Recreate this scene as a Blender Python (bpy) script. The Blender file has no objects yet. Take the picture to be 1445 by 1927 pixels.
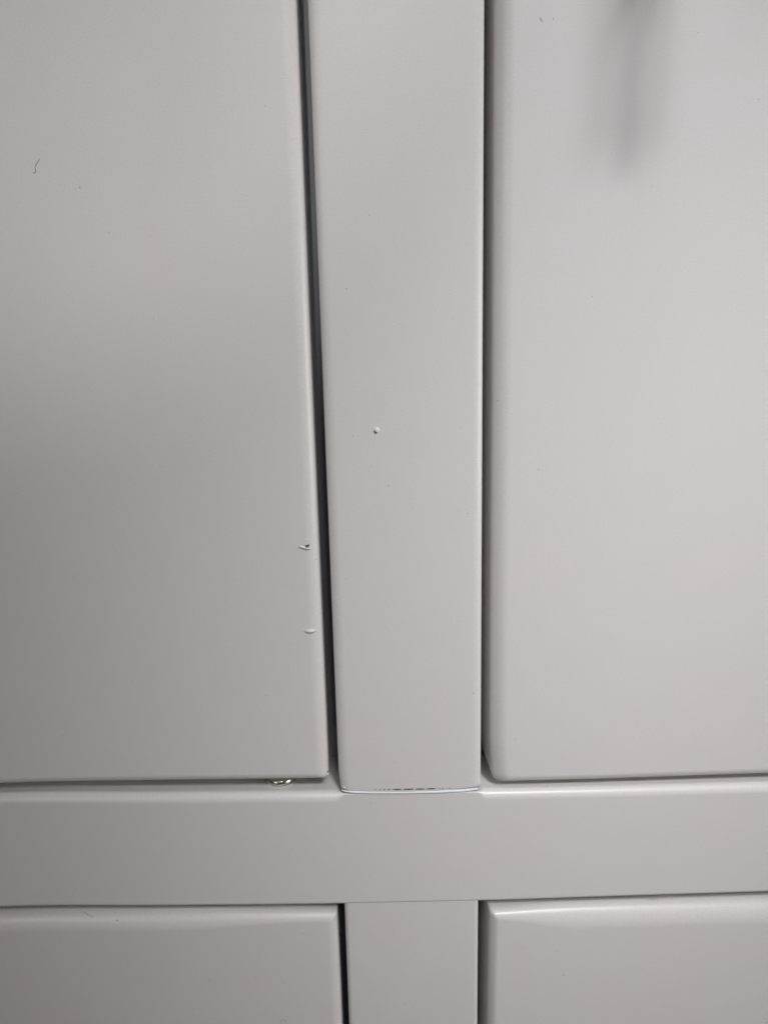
import bpy, math, random
from mathutils import Vector, Matrix
random.seed(7)
S = bpy.context.scene
C = S.collection

# ------------------------------------------------------------------ camera
# cabinet front is the plane y = 0 (x right, z up, +y into the cabinet); metres
F, CX, CY = 1330.0, 722.5, 963.5            # focal length and centre in pixels of a 1445 x 1927 frame
dn = Vector((8, 6736, 1330)).normalized()   # world down, in camera axes (x right, y down, z forward)
rt = Vector((25800, -293, 1330)); rt = (rt - rt.dot(dn)*dn).normalized()
inn = rt.cross(dn).normalized()             # world +y in camera axes
R = Matrix((( rt.x, rt.y, rt.z), (inn.x, inn.y, inn.z), (-dn.x, -dn.y, -dn.z)))   # camera axes -> world
CAM = Vector((0.0, -0.2, 0.0))
cd = bpy.data.cameras.new('camera'); cam = bpy.data.objects.new('camera', cd); C.objects.link(cam)
cd.sensor_fit = 'HORIZONTAL'; cd.sensor_width = 36.0; cd.lens = 36.0*F/1445.0
cd.clip_start = 0.01; cd.clip_end = 50
flip = Matrix(((1,0,0),(0,-1,0),(0,0,-1)))
cam.matrix_world = Matrix.Translation(CAM) @ (R @ flip).to_4x4()
S.camera = cam

# ------------------------------------------------------------------ light
W = bpy.data.worlds.new('World'); S.world = W; W.use_nodes = True
bg = W.node_tree.nodes['Background']; bg.inputs[0].default_value = (1.0, 0.97, 0.945, 1); bg.inputs[1].default_value = 0.03
S.view_settings.view_transform = 'Standard'; S.view_settings.look = 'None'
S.view_settings.exposure = -0.02; S.view_settings.gamma = 1.0

def lamp(name, loc, target, size, size_y, power, col=(1,1,1)):
    l = bpy.data.lights.new(name, 'AREA'); l.shape = 'RECTANGLE'; l.size = size; l.size_y = size_y
    l.energy = power; l.color = col
    o = bpy.data.objects.new(name, l); C.objects.link(o); o.location = loc
    o.rotation_euler = (Vector(target)-Vector(loc)).to_track_quat('-Z', 'Y').to_euler()
    return o
def beam(target, half, power, col, loc=(0.42, -1.46, 1.41), blend=1.0, soft=0.12):
    l = bpy.data.lights.new('window_and_fill_beam', 'SPOT'); l.energy = power; l.color = col
    l.spot_size = 2*half; l.spot_blend = blend; l.shadow_soft_size = soft
    o = bpy.data.objects.new('window_and_fill_beam', l); C.objects.link(o); o.location = loc
    o.rotation_euler = (Vector(target)-Vector(loc)).to_track_quat('-Z', 'Y').to_euler()
for i in range(6):      # daylight from a wide window, high on the right
    beam((0.092, 0, 0.006), 0.090, 21.0, (0.955, 0.975, 1.05), (0.16+0.12*i, -1.46, 1.28+0.26*(i % 2)))
beam((0.045, 0, -0.03), 0.075, 10.0, (1.0, 0.90, 0.83))  # added fill spot, no window: brightens the centre post
beam((-0.100, 0, 0.180), 0.071, 36.0, (0.98, 1.0, 0.955), (-0.10, -1.5, 1.5), 0.22, 0.02)  # added spot, no window: lights the door's upper left, its rim makes the tone step
beam((0.115, 0, -0.185), 0.10, 62.0, (1.0, 0.97, 0.94))  # added fill spot, no window: lifts the lower fronts
lamp('window_lamp', (1.4, -0.70, 0.0), (0.0, 0, 0.0), 0.6, 0.6, 7.4, (1.0, 0.985, 0.975))
lamp('ceiling_lamp', (0.13, -0.52, 1.4), (0.0, 0, 0.0), 0.24, 0.24, 1.6, (0.97, 0.985, 1.0))
lamp('wall_glow_lamp', (-0.70, -1.4, 0.47), (-0.70, 0, 0.47), 0.6, 0.6, 2.6, (1.0, 0.975, 0.965))

# ------------------------------------------------------------------ helpers
def at(px, py, y=0.0):
    """point on the plane at depth y (metres behind the cabinet front) under a photo pixel"""
    d = R @ Vector(((px-CX)/F, (py-CY)/F, 1.0))
    p = CAM + d*((y-CAM.y)/d.y)
    return Vector((p.x, p.z))

def mat(name, col, rough=0.4, metal=0.0, bump=0.0, bscale=900, var=0.0, coat=0.0):
    m = bpy.data.materials.new(name); m.use_nodes = True
    nt = m.node_tree; b = nt.nodes['Principled BSDF']
    b.inputs['Base Color'].default_value = (*col, 1); b.inputs['Roughness'].default_value = rough
    b.inputs['Metallic'].default_value = metal
    if coat: b.inputs['Coat Weight'].default_value = coat; b.inputs['Coat Roughness'].default_value = 0.16
    tc = nt.nodes.new('ShaderNodeTexCoord')
    if bump:
        n = nt.nodes.new('ShaderNodeTexNoise'); n.inputs['Scale'].default_value = bscale; n.inputs['Detail'].default_value = 3
        n2 = nt.nodes.new('ShaderNodeTexNoise'); n2.inputs['Scale'].default_value = 28; n2.inputs['Detail'].default_value = 2
        nt.links.new(tc.outputs['Object'], n.inputs['Vector']); nt.links.new(tc.outputs['Object'], n2.inputs['Vector'])
        b1 = nt.nodes.new('ShaderNodeBump'); b1.inputs['Strength'].default_value = bump; b1.inputs['Distance'].default_value = 0.00003
        b2 = nt.nodes.new('ShaderNodeBump'); b2.inputs['Strength'].default_value = 0.5; b2.inputs['Distance'].default_value = 0.00016
        nt.links.new(n.outputs['Fac'], b1.inputs['Height']); nt.links.new(n2.outputs['Fac'], b2.inputs['Height'])
        nt.links.new(b2.outputs['Normal'], b1.inputs['Normal']); nt.links.new(b1.outputs['Normal'], b.inputs['Normal'])
    if var:
        n = nt.nodes.new('ShaderNodeTexNoise'); n.inputs['Scale'].default_value = 22; n.inputs['Detail'].default_value = 4
        nt.links.new(tc.outputs['Object'], n.inputs['Vector'])
        r = nt.nodes.new('ShaderNodeValToRGB')
        r.color_ramp.elements[0].position = 0.36; r.color_ramp.elements[1].position = 0.64
        r.color_ramp.elements[0].color = (col[0]*(1+var), col[1]*(1-var*.35), col[2]*(1-var*.2), 1)
        r.color_ramp.elements[1].color = (col[0]*(1-var*.8), col[1]*(1+var*.35), col[2]*(1-var*.4), 1)
        nt.links.new(n.outputs['Fac'], r.inputs['Fac'])
        # pigment grain
        g = nt.nodes.new('ShaderNodeTexNoise'); g.inputs['Scale'].default_value = 2600; g.inputs['Detail'].default_value = 2
        nt.links.new(tc.outputs['Object'], g.inputs['Vector'])
        mr = nt.nodes.new('ShaderNodeMapRange'); mr.inputs['To Min'].default_value = 0.94; mr.inputs['To Max'].default_value = 1.06
        mr.inputs['From Min'].default_value = 0.25; mr.inputs['From Max'].default_value = 0.75
        nt.links.new(g.outputs['Fac'], mr.inputs['Value'])
        mx = nt.nodes.new('ShaderNodeVectorMath'); mx.operation = 'SCALE'
        nt.links.new(r.outputs['Color'], mx.inputs[0]); nt.links.new(mr.outputs['Result'], mx.inputs['Scale'])
        nt.links.new(mx.outputs['Vector'], b.inputs['Base Color'])
    return m
PAINT = mat('satin_white_paint', (0.735, 0.709, 0.692), 0.38, bump=0.35, var=0.022, coat=0.17)
INSIDE = mat('dark_inside_board', (0.52, 0.51, 0.54), 0.8)
CAULK = mat('white_filler', (0.88, 0.90, 0.93), 0.8)
CRACK = mat('dark_crack', (0.03, 0.03, 0.035), 0.9)
STEEL = mat('nickel_metal', (0.60, 0.57, 0.52), 0.24, metal=1.0)
DUST = mat('dark_dust', (0.09, 0.085, 0.09), 0.9)
HAIR = mat('grey_fibre', (0.40, 0.395, 0.385), 0.8)
KNOB = mat('dark_bronze', (0.07, 0.045, 0.03), 0.35, metal=0.6)
STAIN = mat('grey_smear', (0.50, 0.495, 0.485), 0.5)
RED = mat('reddish_rub', (0.36, 0.31, 0.29), 0.7)
CHIPW = mat('chipped_paint', (0.80, 0.79, 0.77), 0.5)

def link(name, me, m, parent=None):
    me.name = name
    if m: me.materials.append(m)
    o = bpy.data.objects.new(name, me); C.objects.link(o)
    if parent: o.parent = parent
    return o

def mesh_from(verts, faces, normals=None, smooth=True):
    me = bpy.data.meshes.new('m'); me.from_pydata(verts, [], faces); me.update()
    if smooth:
        me.polygons.foreach_set('use_smooth', [True]*len(me.polygons))
    if normals: me.normals_split_custom_set_from_vertices(normals)
    return me

def resample(pts, n):
    """points along a smooth curve through pts, as f(u)"""
    def f(u):
        L = [0.0]
        for a, b in zip(pts, pts[1:]): L.append(L[-1]+(b-a).length)
        s = u*L[-1]
        for i in range(len(pts)-1):
            if s <= L[i+1] or i == len(pts)-2:
                t = (s-L[i])/(L[i+1]-L[i]); break
        p1, p2 = pts[i], pts[i+1]
        p0 = pts[i-1] if i > 0 else p1-(p2-p1); p3 = pts[i+2] if i+2 < len(pts) else p2+(p2-p1)
        # cardinal spline with tangents scaled to the segment
        m1 = (p2-p0)*((p2-p1).length/max(1e-9, (p2-p0).length)); m2 = (p3-p1)*((p2-p1).length/max(1e-9, (p3-p1).length))
        h = (2*t**3-3*t**2+1, t**3-2*t**2+t, -2*t**3+3*t**2, t**3-t**2)
        return p1*h[0]+m1*h[1]+p2*h[2]+m2*h[3]
    return f, sum((b-a).length for a, b in zip(pts, pts[1:]))

def board(name, edges, radii, thick, parent, fillet, front=0.0, m=None, step=0.003, rings=14):
    """A solid board with hand-rounded edges.
    edges: four polylines (bottom, right, top, left), counter-clockwise seen from the front, in x,z metres;
    radii: corner radius in plan after each edge; fillet[i] = function (x,z) -> (width a, depth b) of the round-over."""
    outer, inner, A, B, N = [], [], [], [], []
    fs = [resample(e, 0) for e in edges]
    def ab(i, p): return fillet[i](p) if callable(fillet[i]) else fillet[i]
    for i in range(4):
        f, L = fs[i]; r0 = radii[i-1]; r1 = radii[i]
        a_prev = ab(i-1, f(0))[0]; a_next = ab((i+1) % 4, f(1))[0]
        n = max(8, int(L/step)); cur = []
        for k in range(n+1):
            u = k/n
            so = r0+(L-r0-r1)*u
            ri0 = 0.4*r0+0.0002; ri1 = 0.4*r1+0.0002
            si = a_prev+ri0+(L-a_prev-a_next-ri0-ri1)*u
            po = f(so/L); e = 1e-3
            d = (f(min(1, so/L+e))-f(max(0, so/L-e))).normalized(); nn = Vector((d.y, -d.x))
            a, b = ab(i, po)
            pi = f(si/L)-nn*a
            outer.append(po); inner.append(pi); A.append(a); B.append(b); N.append(nn)
        # corner arc to the next edge
        j = (i+1) % 4; g, Lg = fs[j]
        po0, n0, a0, b0 = outer[-1], N[-1], A[-1], B[-1]; pi0 = inner[-1]
        po1 = g(r1/Lg); d = (g(r1/Lg+1e-3)-g(max(0, r1/Lg-1e-3))).normalized(); n1 = Vector((d.y, -d.x))
        a1, b1 = ab(j, po1)
        pi1 = g((ab(i, f(1))[0]+0.4*r1+0.0002)/Lg)-n1*a1
        cor = f(1); cin = cor-n0*a0-n1*a1
        for k in range(1, 10):
            t = k/10
            q = lambda p, c, s: p*(1-t)**2+c*2*t*(1-t)+s*t*t
            outer.append(q(po0, cor, po1)); inner.append(q(pi0, cin, pi1))
            A.append(a0*(1-t)+a1*t); B.append(b0*(1-t)+b1*t); N.append((n0*(1-t)+n1*t).normalized())
    M = len(outer); verts, nor, faces = [], [], []
    for k in range(rings+1):
        ph = (math.pi/2)*k/rings; s, c = math.sin(ph), math.cos(ph)
        for o_, i_, a, b, nn in zip(outer, inner, A, B, N):
            p = i_+(o_-i_)*s
            verts.append((p.x, front+b*(1-c), p.y))
            v = Vector((nn.x*s/max(a, 1e-6), -c/max(b, 1e-6), nn.y*s/max(a, 1e-6))).normalized(); nor.append(v)
    for o_, nn in zip(outer, N): verts.append((o_.x, front+thick, o_.y)); nor.append(Vector((nn.x, 0, nn.y)))
    for k in range(rings+1):
        for q in range(M):
            q2 = (q+1) % M
            faces.append((k*M+q, (k+1)*M+q, (k+1)*M+q2, k*M+q2))
    faces.append(tuple(range(M)))
    base = len(verts)
    for o_ in outer: verts.append((o_.x, front+thick, o_.y)); nor.append(Vector((0, 1, 0)))
    faces.append(tuple(reversed(range(base, base+M))))
    return link(name, mesh_from(verts, faces, nor), m or PAINT, parent)

def box(name, lo, hi, m, parent, bev=0.0006):
    (x0, y0, z0), (x1, y1, z1) = lo, hi; b = bev
    v = []; 
    for x, sx in ((x0, 1), (x1, -1)):
        for y, sy in ((y0, 1), (y1, -1)):
            for z, sz in ((z0, 1), (z1, -1)):
                v += [(x, y+sy*b, z+sz*b), (x+sx*b, y, z+sz*b), (x+sx*b, y+sy*b, z)]
    import bmesh
    bm = bmesh.new()
    for p in v: bm.verts.new(p)
    bmesh.ops.convex_hull(bm, input=bm.verts[:])
    me = bpy.data.meshes.new(name); bm.to_mesh(me); bm.free()
    return link(name, me, m, parent)

def lathe(name, prof, m, parent, loc, axis='Z', seg=40):
    v, f = [], []
    for r, h in prof:
        for k in range(seg):
            t = 2*math.pi*k/seg
            p = (r*math.cos(t), r*math.sin(t), h)
            if axis == 'Y': p = (p[0], -h, p[1])
            v.append((p[0]+loc[0], p[1]+loc[1], p[2]+loc[2]))
    for i in range(len(prof)-1):
        for k in range(seg):
            k2 = (k+1) % seg
            q = (i*seg+k, i*seg+k2, (i+1)*seg+k2, (i+1)*seg+k)
            f.append(q)
    f.append(tuple(range(seg))[::-1]); f.append(tuple((len(prof)-1)*seg+k for k in range(seg)))
    o = link(name, mesh_from(v, f), m, parent)
    return o

def tube(name, pts, rad, m, parent=None, seg=8):
    """thin round strand through 3-D points with a radius for each"""
    v, f = [], []
    for i, p in enumerate(pts):
        d = (pts[min(i+1, len(pts)-1)]-pts[max(i-1, 0)]).normalized()
        u = d.cross(Vector((0, 1, 0))).normalized(); w = d.cross(u)
        for k in range(seg):
            t = 2*math.pi*k/seg; v.append(tuple(p+(u*math.cos(t)+w*math.sin(t))*rad[i]))
    for i in range(len(pts)-1):
        for k in range(seg):
            k2 = (k+1) % seg; f.append((i*seg+k, (i+1)*seg+k, (i+1)*seg+k2, i*seg+k2))
    f.append(tuple(range(seg))[::-1]); f.append(tuple((len(pts)-1)*seg+k for k in range(seg)))
    return link(name, mesh_from(v, f), m, parent)

def pane(px, py, y=0.0):
    p = at(px, py, y); return Vector((p.x, y, p.y))

def smooth(x, a, b):
    t = max(0, min(1, (x-a)/(b-a))); return t*t*(3-2*t)

# ------------------------------------------------------------------ the cabinet
cab = bpy.data.objects.new('cabinet', None); C.objects.link(cab)
cab.location = (0, 0, 0)
cab['label'] = 'white satin painted cabinet with two upper doors, a centre post and cross rail'
cab['category'] = 'cabinet'
V = Vector
TOP, BOT, LEFT, RIGHT = 0.40, -0.36, -0.42, 0.46

def ext_z(p, q, z):    # continue the line p->q to height z
    return p+(q-p)*((z-p.y)/(q.y-p.y))
def ext_x(p, q, x):
    return p+(q-p)*((x-p.x)/(q.x-p.x))

# --- rail (its top edge is softly rounded except where the post is bedded on it)
FY = 0.0022
rt_pts = [at(0, 1491, FY), at(320, 1490, FY), at(640, 1487, FY), at(905, 1483, FY), at(1150, 1478, FY), at(1445, 1470, FY)]
rb_pts = [at(0, 1709), at(320, 1706.5), at(645, 1703), at(900, 1697.5), at(1132, 1690), at(1445, 1680)]
tl = V((LEFT, rt_pts[0].y-0.001)); tr = ext_x(rt_pts[-2], rt_pts[-1], RIGHT)
bl = V((LEFT, rb_pts[0].y-0.001)); br = ext_x(rb_pts[-2], rb_pts[-1], RIGHT)
xa, xb = at(641, 1485).x, at(905, 1485).x
def rail_top(p):
    k = smooth(p.x, xa-0.0012, xa+0.0012)*(1-smooth(p.x, xb-0.0010, xb+0.0016))
    return (0.0030*(1-k)+0.0004*k, 0.0026*(1-k)+0.0003*k)
rail = board('rail', [[bl]+rb_pts+[br], [br, tr], [tr]+rt_pts[::-1]+[tl], [tl, bl]], [0.0005]*4, 0.022, cab,
             [(0.0011, 0.0008), (0.001, 0.001), rail_top, (0.001, 0.001)], step=0.0012)

# --- upper post
pb = [at(641, 1487), at(700, 1490), at(800, 1489), at(905, 1481)]
pl0, pl1 = at(637, 1450), at(579, 0)
pr0, pr1 = at(905.5, 1450), at(912.5, 0)
ptl, ptr = ext_z(pl0, pl1, TOP), ext_z(pr0, pr1, TOP)
post = board('post', [pb, [pb[-1], pr0, pr1, ptr], [ptr, ptl], [ptl, pl1, pl0, pb[0]]], [0.0008, 0.001, 0.001, 0.0008], 0.022, cab,
             [(0.0004, 0.0003), (0.0030, 0.0016), (0.001, 0.001), (0.0032, 0.0014)], front=-0.0004)
post['label'] = 'upper centre post between the two doors'
# --- lower post
ql0, ql1 = at(647.6, 1688, .0004), at(657, 1927, .0004); qr0, qr1 = at(900.7, 1686, .0004), at(899, 1927, .0004)
qbl, qbr = ext_z(ql0, ql1, BOT), ext_z(qr0, qr1, BOT)
lp = board('post', [[qbl, qbr], [qbr, qr1, qr0], [qr0, ql0], [ql0, ql1, qbl]], [0.0005]*4, 0.022, cab,
           [(0.001, 0.001), (0.0016, 0.0012), (0.0006, 0.0005), (0.0014, 0.0010)], front=0.00035)
lp['label'] = 'lower centre post below the cross rail'

# --- upper left door
DY = 0.0028
lb = [at(0, 1470, DY), at(300, 1464, DY), at(560, 1461, DY), at(619, 1460, DY)]
l0, l1, l2 = at(616, 1380, DY), at(587, 700, DY), at(559, 0, DY)
ltr = ext_z(l1, l2, TOP-0.004); lbl = V((LEFT+0.004, lb[0].y-0.0045)); ltl = V((LEFT+0.004, TOP-0.004))
door_l = board('door', [[lbl]+lb, [lb[-1], l0, l1, l2, ltr], [ltr, ltl], [ltl, lbl]], [0.0016, 0.002, 0.002, 0.002], 0.019, cab,
               [(0.0026, 0.0022), (0.0042, 0.0026), (0.004, 0.003), (0.004, 0.003)])
door_l['label'] = 'upper left door with nicks in its right edge'
# --- upper right door
rb = [at(926, 1467, DY), at(1120, 1462, DY), at(1445, 1451, DY)]
rbr = ext_x(rb[1], rb[2], RIGHT-0.004); rtr = V((RIGHT-0.004, TOP-0.004))
r0, r1, r2 = at(921, 1380, DY), at(925.5, 700, DY), at(929, 0, DY); rtl = ext_z(r1, r2, TOP-0.004)
door_r = board('door', [rb+[rbr], [rbr, rtr], [rtr, rtl], [rtl, r2, r1, r0, rb[0]]], [0.002, 0.002, 0.002, 0.0022], 0.019, cab,
               [(0.0028, 0.0022), (0.004, 0.003), (0.004, 0.003), (0.0052, 0.0036)])
door_r['label'] = 'upper right door'
# --- lower fronts
def mk_l(p):
    w = smooth(at(600, 1730).x-p.x, 0.0, 0.045); return (0.0030+0.0026*w, 0.0030+0.0010*w)
f0, f1, f2 = at(635, 1711, .003), at(639.5, 1800, .003), at(645, 1927, .003)
ft = [at(635, 1711, .003), at(560, 1711.5, .003), at(320, 1714, .003), at(0, 1717, .003)]
fbr = ext_z(f1, f2, BOT+0.003); ftl = V((LEFT+0.004, ft[-1].y-0.001)); fbl = V((LEFT+0.004, BOT+0.003))
fr_l = board('drawer_front', [[fbl, fbr], [fbr, f2, f1, f0], ft+[ftl], [ftl, fbl]], [0.002, 0.0008, 0.002, 0.002], 0.019, cab,
             [(0.004, 0.003), (0.0034, 0.0026), mk_l, (0.004, 0.003)], front=0.0004)
fr_l['label'] = 'lower left front'
def mk_r(p):
    w = smooth(p.x-at(930, 1730).x, -0.004, 0.028); return (0.0028+0.0046*w, 0.0030+0.0016*w)
g0, g2 = at(919, 1706, .0035), at(915, 1927, .0035)
gt = [at(1445, 1691, .0035), at(1132, 1700, .0035), at(919, 1706, .0035)]
gtr = ext_x(gt[1], gt[0], RIGHT-0.004); gbl = ext_z(g0, g2, BOT+0.003); gbr = V((RIGHT-0.004, BOT+0.003))
fr_r = board('drawer_front', [[gbl, gbr], [gbr, gtr], [gtr]+gt, [gt[-1], g2, gbl]], [0.002, 0.002, 0.0012, 0.002], 0.019, cab,
             [(0.004, 0.003), (0.004, 0.003), mk_r, (0.0030, 0.0030)], front=0.0004)
fr_r['label'] = 'lower right front'

# --- carcass behind the fronts
box('side_panel', (LEFT-0.019, 0.0, BOT-0.02), (LEFT, 0.30, TOP+0.02), PAINT, cab)
box('side_panel', (RIGHT, 0.0, BOT-0.02), (RIGHT+0.019, 0.30, TOP+0.02), PAINT, cab)
box('top_panel', (LEFT+.0001, 0.001, TOP), (RIGHT-.0001, 0.299, TOP+0.019), PAINT, cab)
box('bottom_panel', (LEFT+.0001, 0.001, BOT-0.019), (RIGHT-.0001, 0.299, BOT), PAINT, cab)
box('back_panel', (LEFT+.0001, 0.285, BOT+.0001), (RIGHT-.0001, 0.298, TOP-.0001), INSIDE, cab)
zr = at(722, 1600).y
box('shelf', (LEFT+.0001, 0.0222, zr-0.009), (RIGHT-.0001, 0.2848, zr+0.009), INSIDE, cab)
box('divider', (-0.03, 0.0225, zr+0.0195), (0.03, 0.284, TOP-.0002), INSIDE, cab)
box('divider', (-0.03, 0.0225, BOT+.0002), (0.03, 0.284, zr-0.0195), INSIDE, cab)

# --- bright filler line where the post is bedded on the rail, with dark cracks in it
bead = []
for px, py in ((643, 1486.5), (650, 1488), (670, 1489.5), (700, 1490), (760, 1490), (820, 1489), (870, 1487), (897, 1484), (903, 1482)):
    bead.append(pane(px, py+0.9, 0.00012))
fl = tube('filler_line', bead, [0.0002, .0004, .0006, .0006, .0006, .0006, .0005, .0004, .0002], CAULK, post)
for a, b, yy in ((705.5, 707.5, 1486.8), (714, 716, 1486.7), (721.5, 724.5, 1486.6), (730, 734, 1486.4), (739, 755, 1486.3), (759, 778, 1486), (782, 799, 1485.6), (803, 819, 1485.2), (826.5, 828, 1484.8), (832, 834, 1484.6), (845, 847.5, 1484.2)):
    tube('crack', [pane(a+.3, yy-.3, -0.00056), pane((a+b)/2, yy-.35, -0.00062), pane(b-.5, yy-.45, -0.00056)], [0.00010, 0.00016, 0.00010], CRACK, post, 6)

# --- metal stud on the rail's top face, half hidden below the left door
stud_y = 0.0095
c = at(527, 1462, stud_y); zt = at(527, 1487, FY).y
lathe('stud', [(0.0052, -0.0005), (0.0052, 0.0006), (0.0050, 0.0012), (0.0043, 0.0019), (0.0030, 0.0024), (0.0015, 0.0026), (0.0002, 0.0027)],
      STEEL, rail, (c.x, stud_y, zt))

# --- bar handle just above the picture; its soft shade runs down the right door
k = at(1272, -30)
h0, hl, hd = k.y, 0.16, 0.045
lathe('handle', [(0.0018, h0), (0.0028, h0+0.0008), (0.0031, h0+0.002), (0.0031, h0+hl-0.002), (0.0028, h0+hl-0.0008), (0.0018, h0+hl)], KNOB, door_r, (k.x, -hd, 0.0))
hm = bpy.data.objects['handle']
for hz in (h0+0.025, h0+hl-0.025):
    lathe('handle_stem', [(0.0060, 0.0), (0.0058, 0.0015), (0.0026, 0.003), (0.0026, hd-0.002)], KNOB, hm, (k.x, 0.0, hz), axis='Y', seg=24)

# --- damage: burrs, pits and chips in the paint
def blister(name, px, py, w, h, d, parent, y=0.0, ang=0.0, m=PAINT, skew=0.0):
    """lens-shaped raised lip of paint, w x h x d metres"""
    c = at(px, py, y); v, f = [], []; nu, nv = 14, 7
    for i in range(nu+1):
        u = -1+2*i/nu; hw = (1-u*u)**0.7
        for j in range(nv+1):
            q = -1+2*j/nv
            x = u*w/2; z = q*h/2*hw+skew*h*math.sin(u*3); yy = -d*hw*max(0, 1-q*q)**0.6
            v.append((c.x+x*math.cos(ang)-z*math.sin(ang), y+0.0002+yy, c.y+x*math.sin(ang)+z*math.cos(ang)))
    for i in range(nu):
        for j in range(nv):
            a = i*(nv+1)+j; f.append((a, a+nv+1, a+nv+2, a+1))
    return link(name, mesh_from(v, f), m, parent)
blister('paint_burr', 572.5, 1030.5, 0.0048, 0.0011, 0.0009, door_l, 0.0002, -0.02, PAINT, -0.22)
blister('paint_burr', 575, 1016, 0.0020, 0.0005, 0.0005, door_l, 0.0002, 0.0, PAINT)
blister('paint_burr', 583, 1187.5, 0.0038, 0.0014, 0.0011, door_l, 0.0002, 0.0, PAINT, 0.0)
blister('nick', 578.5, 1026.5, 0.0014, 0.0006, 0.00125, door_l, 0.0001, 0.25, DUST)
blister('nick', 617, 1453.5, 0.0005, 0.0004, 0.0005, door_l, 0.0010, 0.6, DUST)
blister('paint_burr', 616, 1457, 0.0011, 0.0006, 0.0006, door_l, 0.0010, 0.7, CHIPW)
blister('paint_burr', 708.8, 809.5, 0.0021, 0.0021, 0.0005, post, -0.0004, 0, CHIPW)
blister('nick', 706.5, 812.8, 0.0013, 0.0007, 0.0006, post, -0.0004, -0.75, DUST)
blister('paint_burr', 648, 1483, 0.0013, 0.0005, 0.0003, post, -0.0003, -0.5, CHIPW)
blister('nick', 654, 1484, 0.0006, 0.0003, 0.0003, post, -0.0004, 0.3, STAIN)
blister('paint_burr', 370.5, 1903.5, 0.0009, 0.0006, 0.0003, fr_l, 0.0004, 0.3, CHIPW)
blister('smear', 1018, 36, 0.0030, 0.0014, 0.00023, door_r, 0, -1.1, STAIN)
blister('smear', 1041, 35, 0.0022, 0.0008, 0.00022, door_r, 0, -1.2, STAIN)
blister('rub_mark', 1247, 1688, 0.0046, 0.0003, 0.0001, rail, 0.0, 0.03, RED)

# --- lint lying on the paint
def fibre(px, y, rad, label, m=HAIR):
    pts = [pane(a, b, y-rad*0.6) for a, b in px]
    fine = []
    for i in range(len(pts)-1):
        for t in (0, .33, .66): fine.append(pts[i].lerp(pts[i+1], t))
    fine.append(pts[-1])
    o = tube('lint_fibre', fine, [rad*0.5]+[rad]*(len(fine)-2)+[rad*0.5], m, None, 6)
    o['label'] = label; o['category'] = 'lint'
    return o
fibre([(74.5, 299), (71, 304), (67.5, 309), (65.8, 314), (67.5, 319), (67.8, 322), (64.5, 324.5), (62.5, 324)], 0.0, 0.00009, 'short curled grey hair stuck high on the upper left door')
fibre([(148, 353.5), (150.5, 351.5), (152, 351)], 0.0, 0.00008, 'tiny straight lint fleck beside the curled hair on the upper left door')
fibre([(158, 1716), (163, 1719.5), (170, 1724), (175, 1727)], 0.0016, 0.00006, 'thin dark hair on the rounded top edge of the lower left front')
fibre([(530, 1927), (528, 1922), (532, 1919.5), (537, 1921), (538, 1926)], 0.0004, 0.00007, 'small looped hair at the bottom of the lower left front')

# --- dust specks: far too many and small to count
specks = [(498,198,1),(205,437,1),(289,598,1),(457,365,.8),(1226,351,1.2),(1114,557,1),(1313,60,1),(1106,117,.9),(1427,186,1.1),
 (664,820,1.1),(708,743,1),(698,878,1.1),(693,882,.9),(730.5,914,1.3),(769,860,1),(751,808,.7),(770,805,.8),(786,837,.7),(880,966,1.1),(862,960,.8),
 (852,598,1.0),(867,804,1),(652,543,1.2),(680,493,1.0),(695,405,.9),(637,339,1),(775,958,1.1),(651,1089,1),(631,1077,.8),(891,1305,1.4),
 (699,1512,1.2),(848,1523,.9),(1060,1836,1.2),(594,1053,1),(540,1101,1),(548,1156,.8),(583,1163,.8),(557,1196,1),(425,1133,1),(396,849,.9),
 (501,1310,1.2),(249,1283,1),(193,1085,.8),(118,1385,1),(264,1344,.8),(580,1436,1.1),(582,1433,.8),(697,1649,1),(395,1847,1.3),(352,1817,1),
 (697,1870,1.2),(762,1889,1.2),(742,1760,.9),(749,1790,.8),(970,1391,1.2),(985,1305,.9),(1013,883,1.2),(1073,944,.9),(1270,1557,1.2),(1226,1556,.9),
 (957,1681,1),(985,1783,1),(1048,1792,.9),(219,1736,1.6),(530,1726,1),(503,1801,.9),(937,754,1.1),(967,737,.7),(963,778,.8),(1007,170,.8),(431,1782,.8),(485,1840,.8),
 (570,1758,1),(533,1850,1),(480,1841,1),(902,1706,.8),(725,1180,.8),(860,1170,.8),(650,1290,.8),(1030,1480,.8),(400,1500,.9),(1226,1640,.8)]
for _ in range(170):
    specks.append((random.uniform(10, 1435), random.uniform(10, 1915), random.uniform(0.35, 0.7)))
v, f = [], []
for px, py, s in specks:
    if 552 < px < 645 and py < 1500 and s < .9: continue
    if 885 < px < 965 and s < .75: continue
    if (1452 < py < 1512 or 1695 < py < 1750) and s < .75: continue
    p = pane(px, py, 0.00035 if py > 1700 else (-0.0004 if 640 < px < 905 and py < 1480 else 0.0))
    if 545 < px < 600 and py < 1500: p.y += 0.0003
    if 1712 < py < 1750: p.y += 0.0007
    r = 0.00013*s; n = len(v); a0 = random.random()*3
    for k in range(6):
        t = a0+k*math.pi/3; rr = r*random.uniform(.7, 1.2); v.append((p.x+rr*math.cos(t), p.y+0.00002, p.z+rr*math.sin(t)))
    v.append((p.x, p.y-r*0.5, p.z))
    for k in range(6): f.append((n+k, n+(k+1) % 6, n+6))
ds = link('dust_specks', mesh_from(v, f, smooth=False), DUST)
ds['label'] = 'fine dark dust specks scattered over the white paint'; ds['category'] = 'dust'; ds['kind'] = 'stuff'
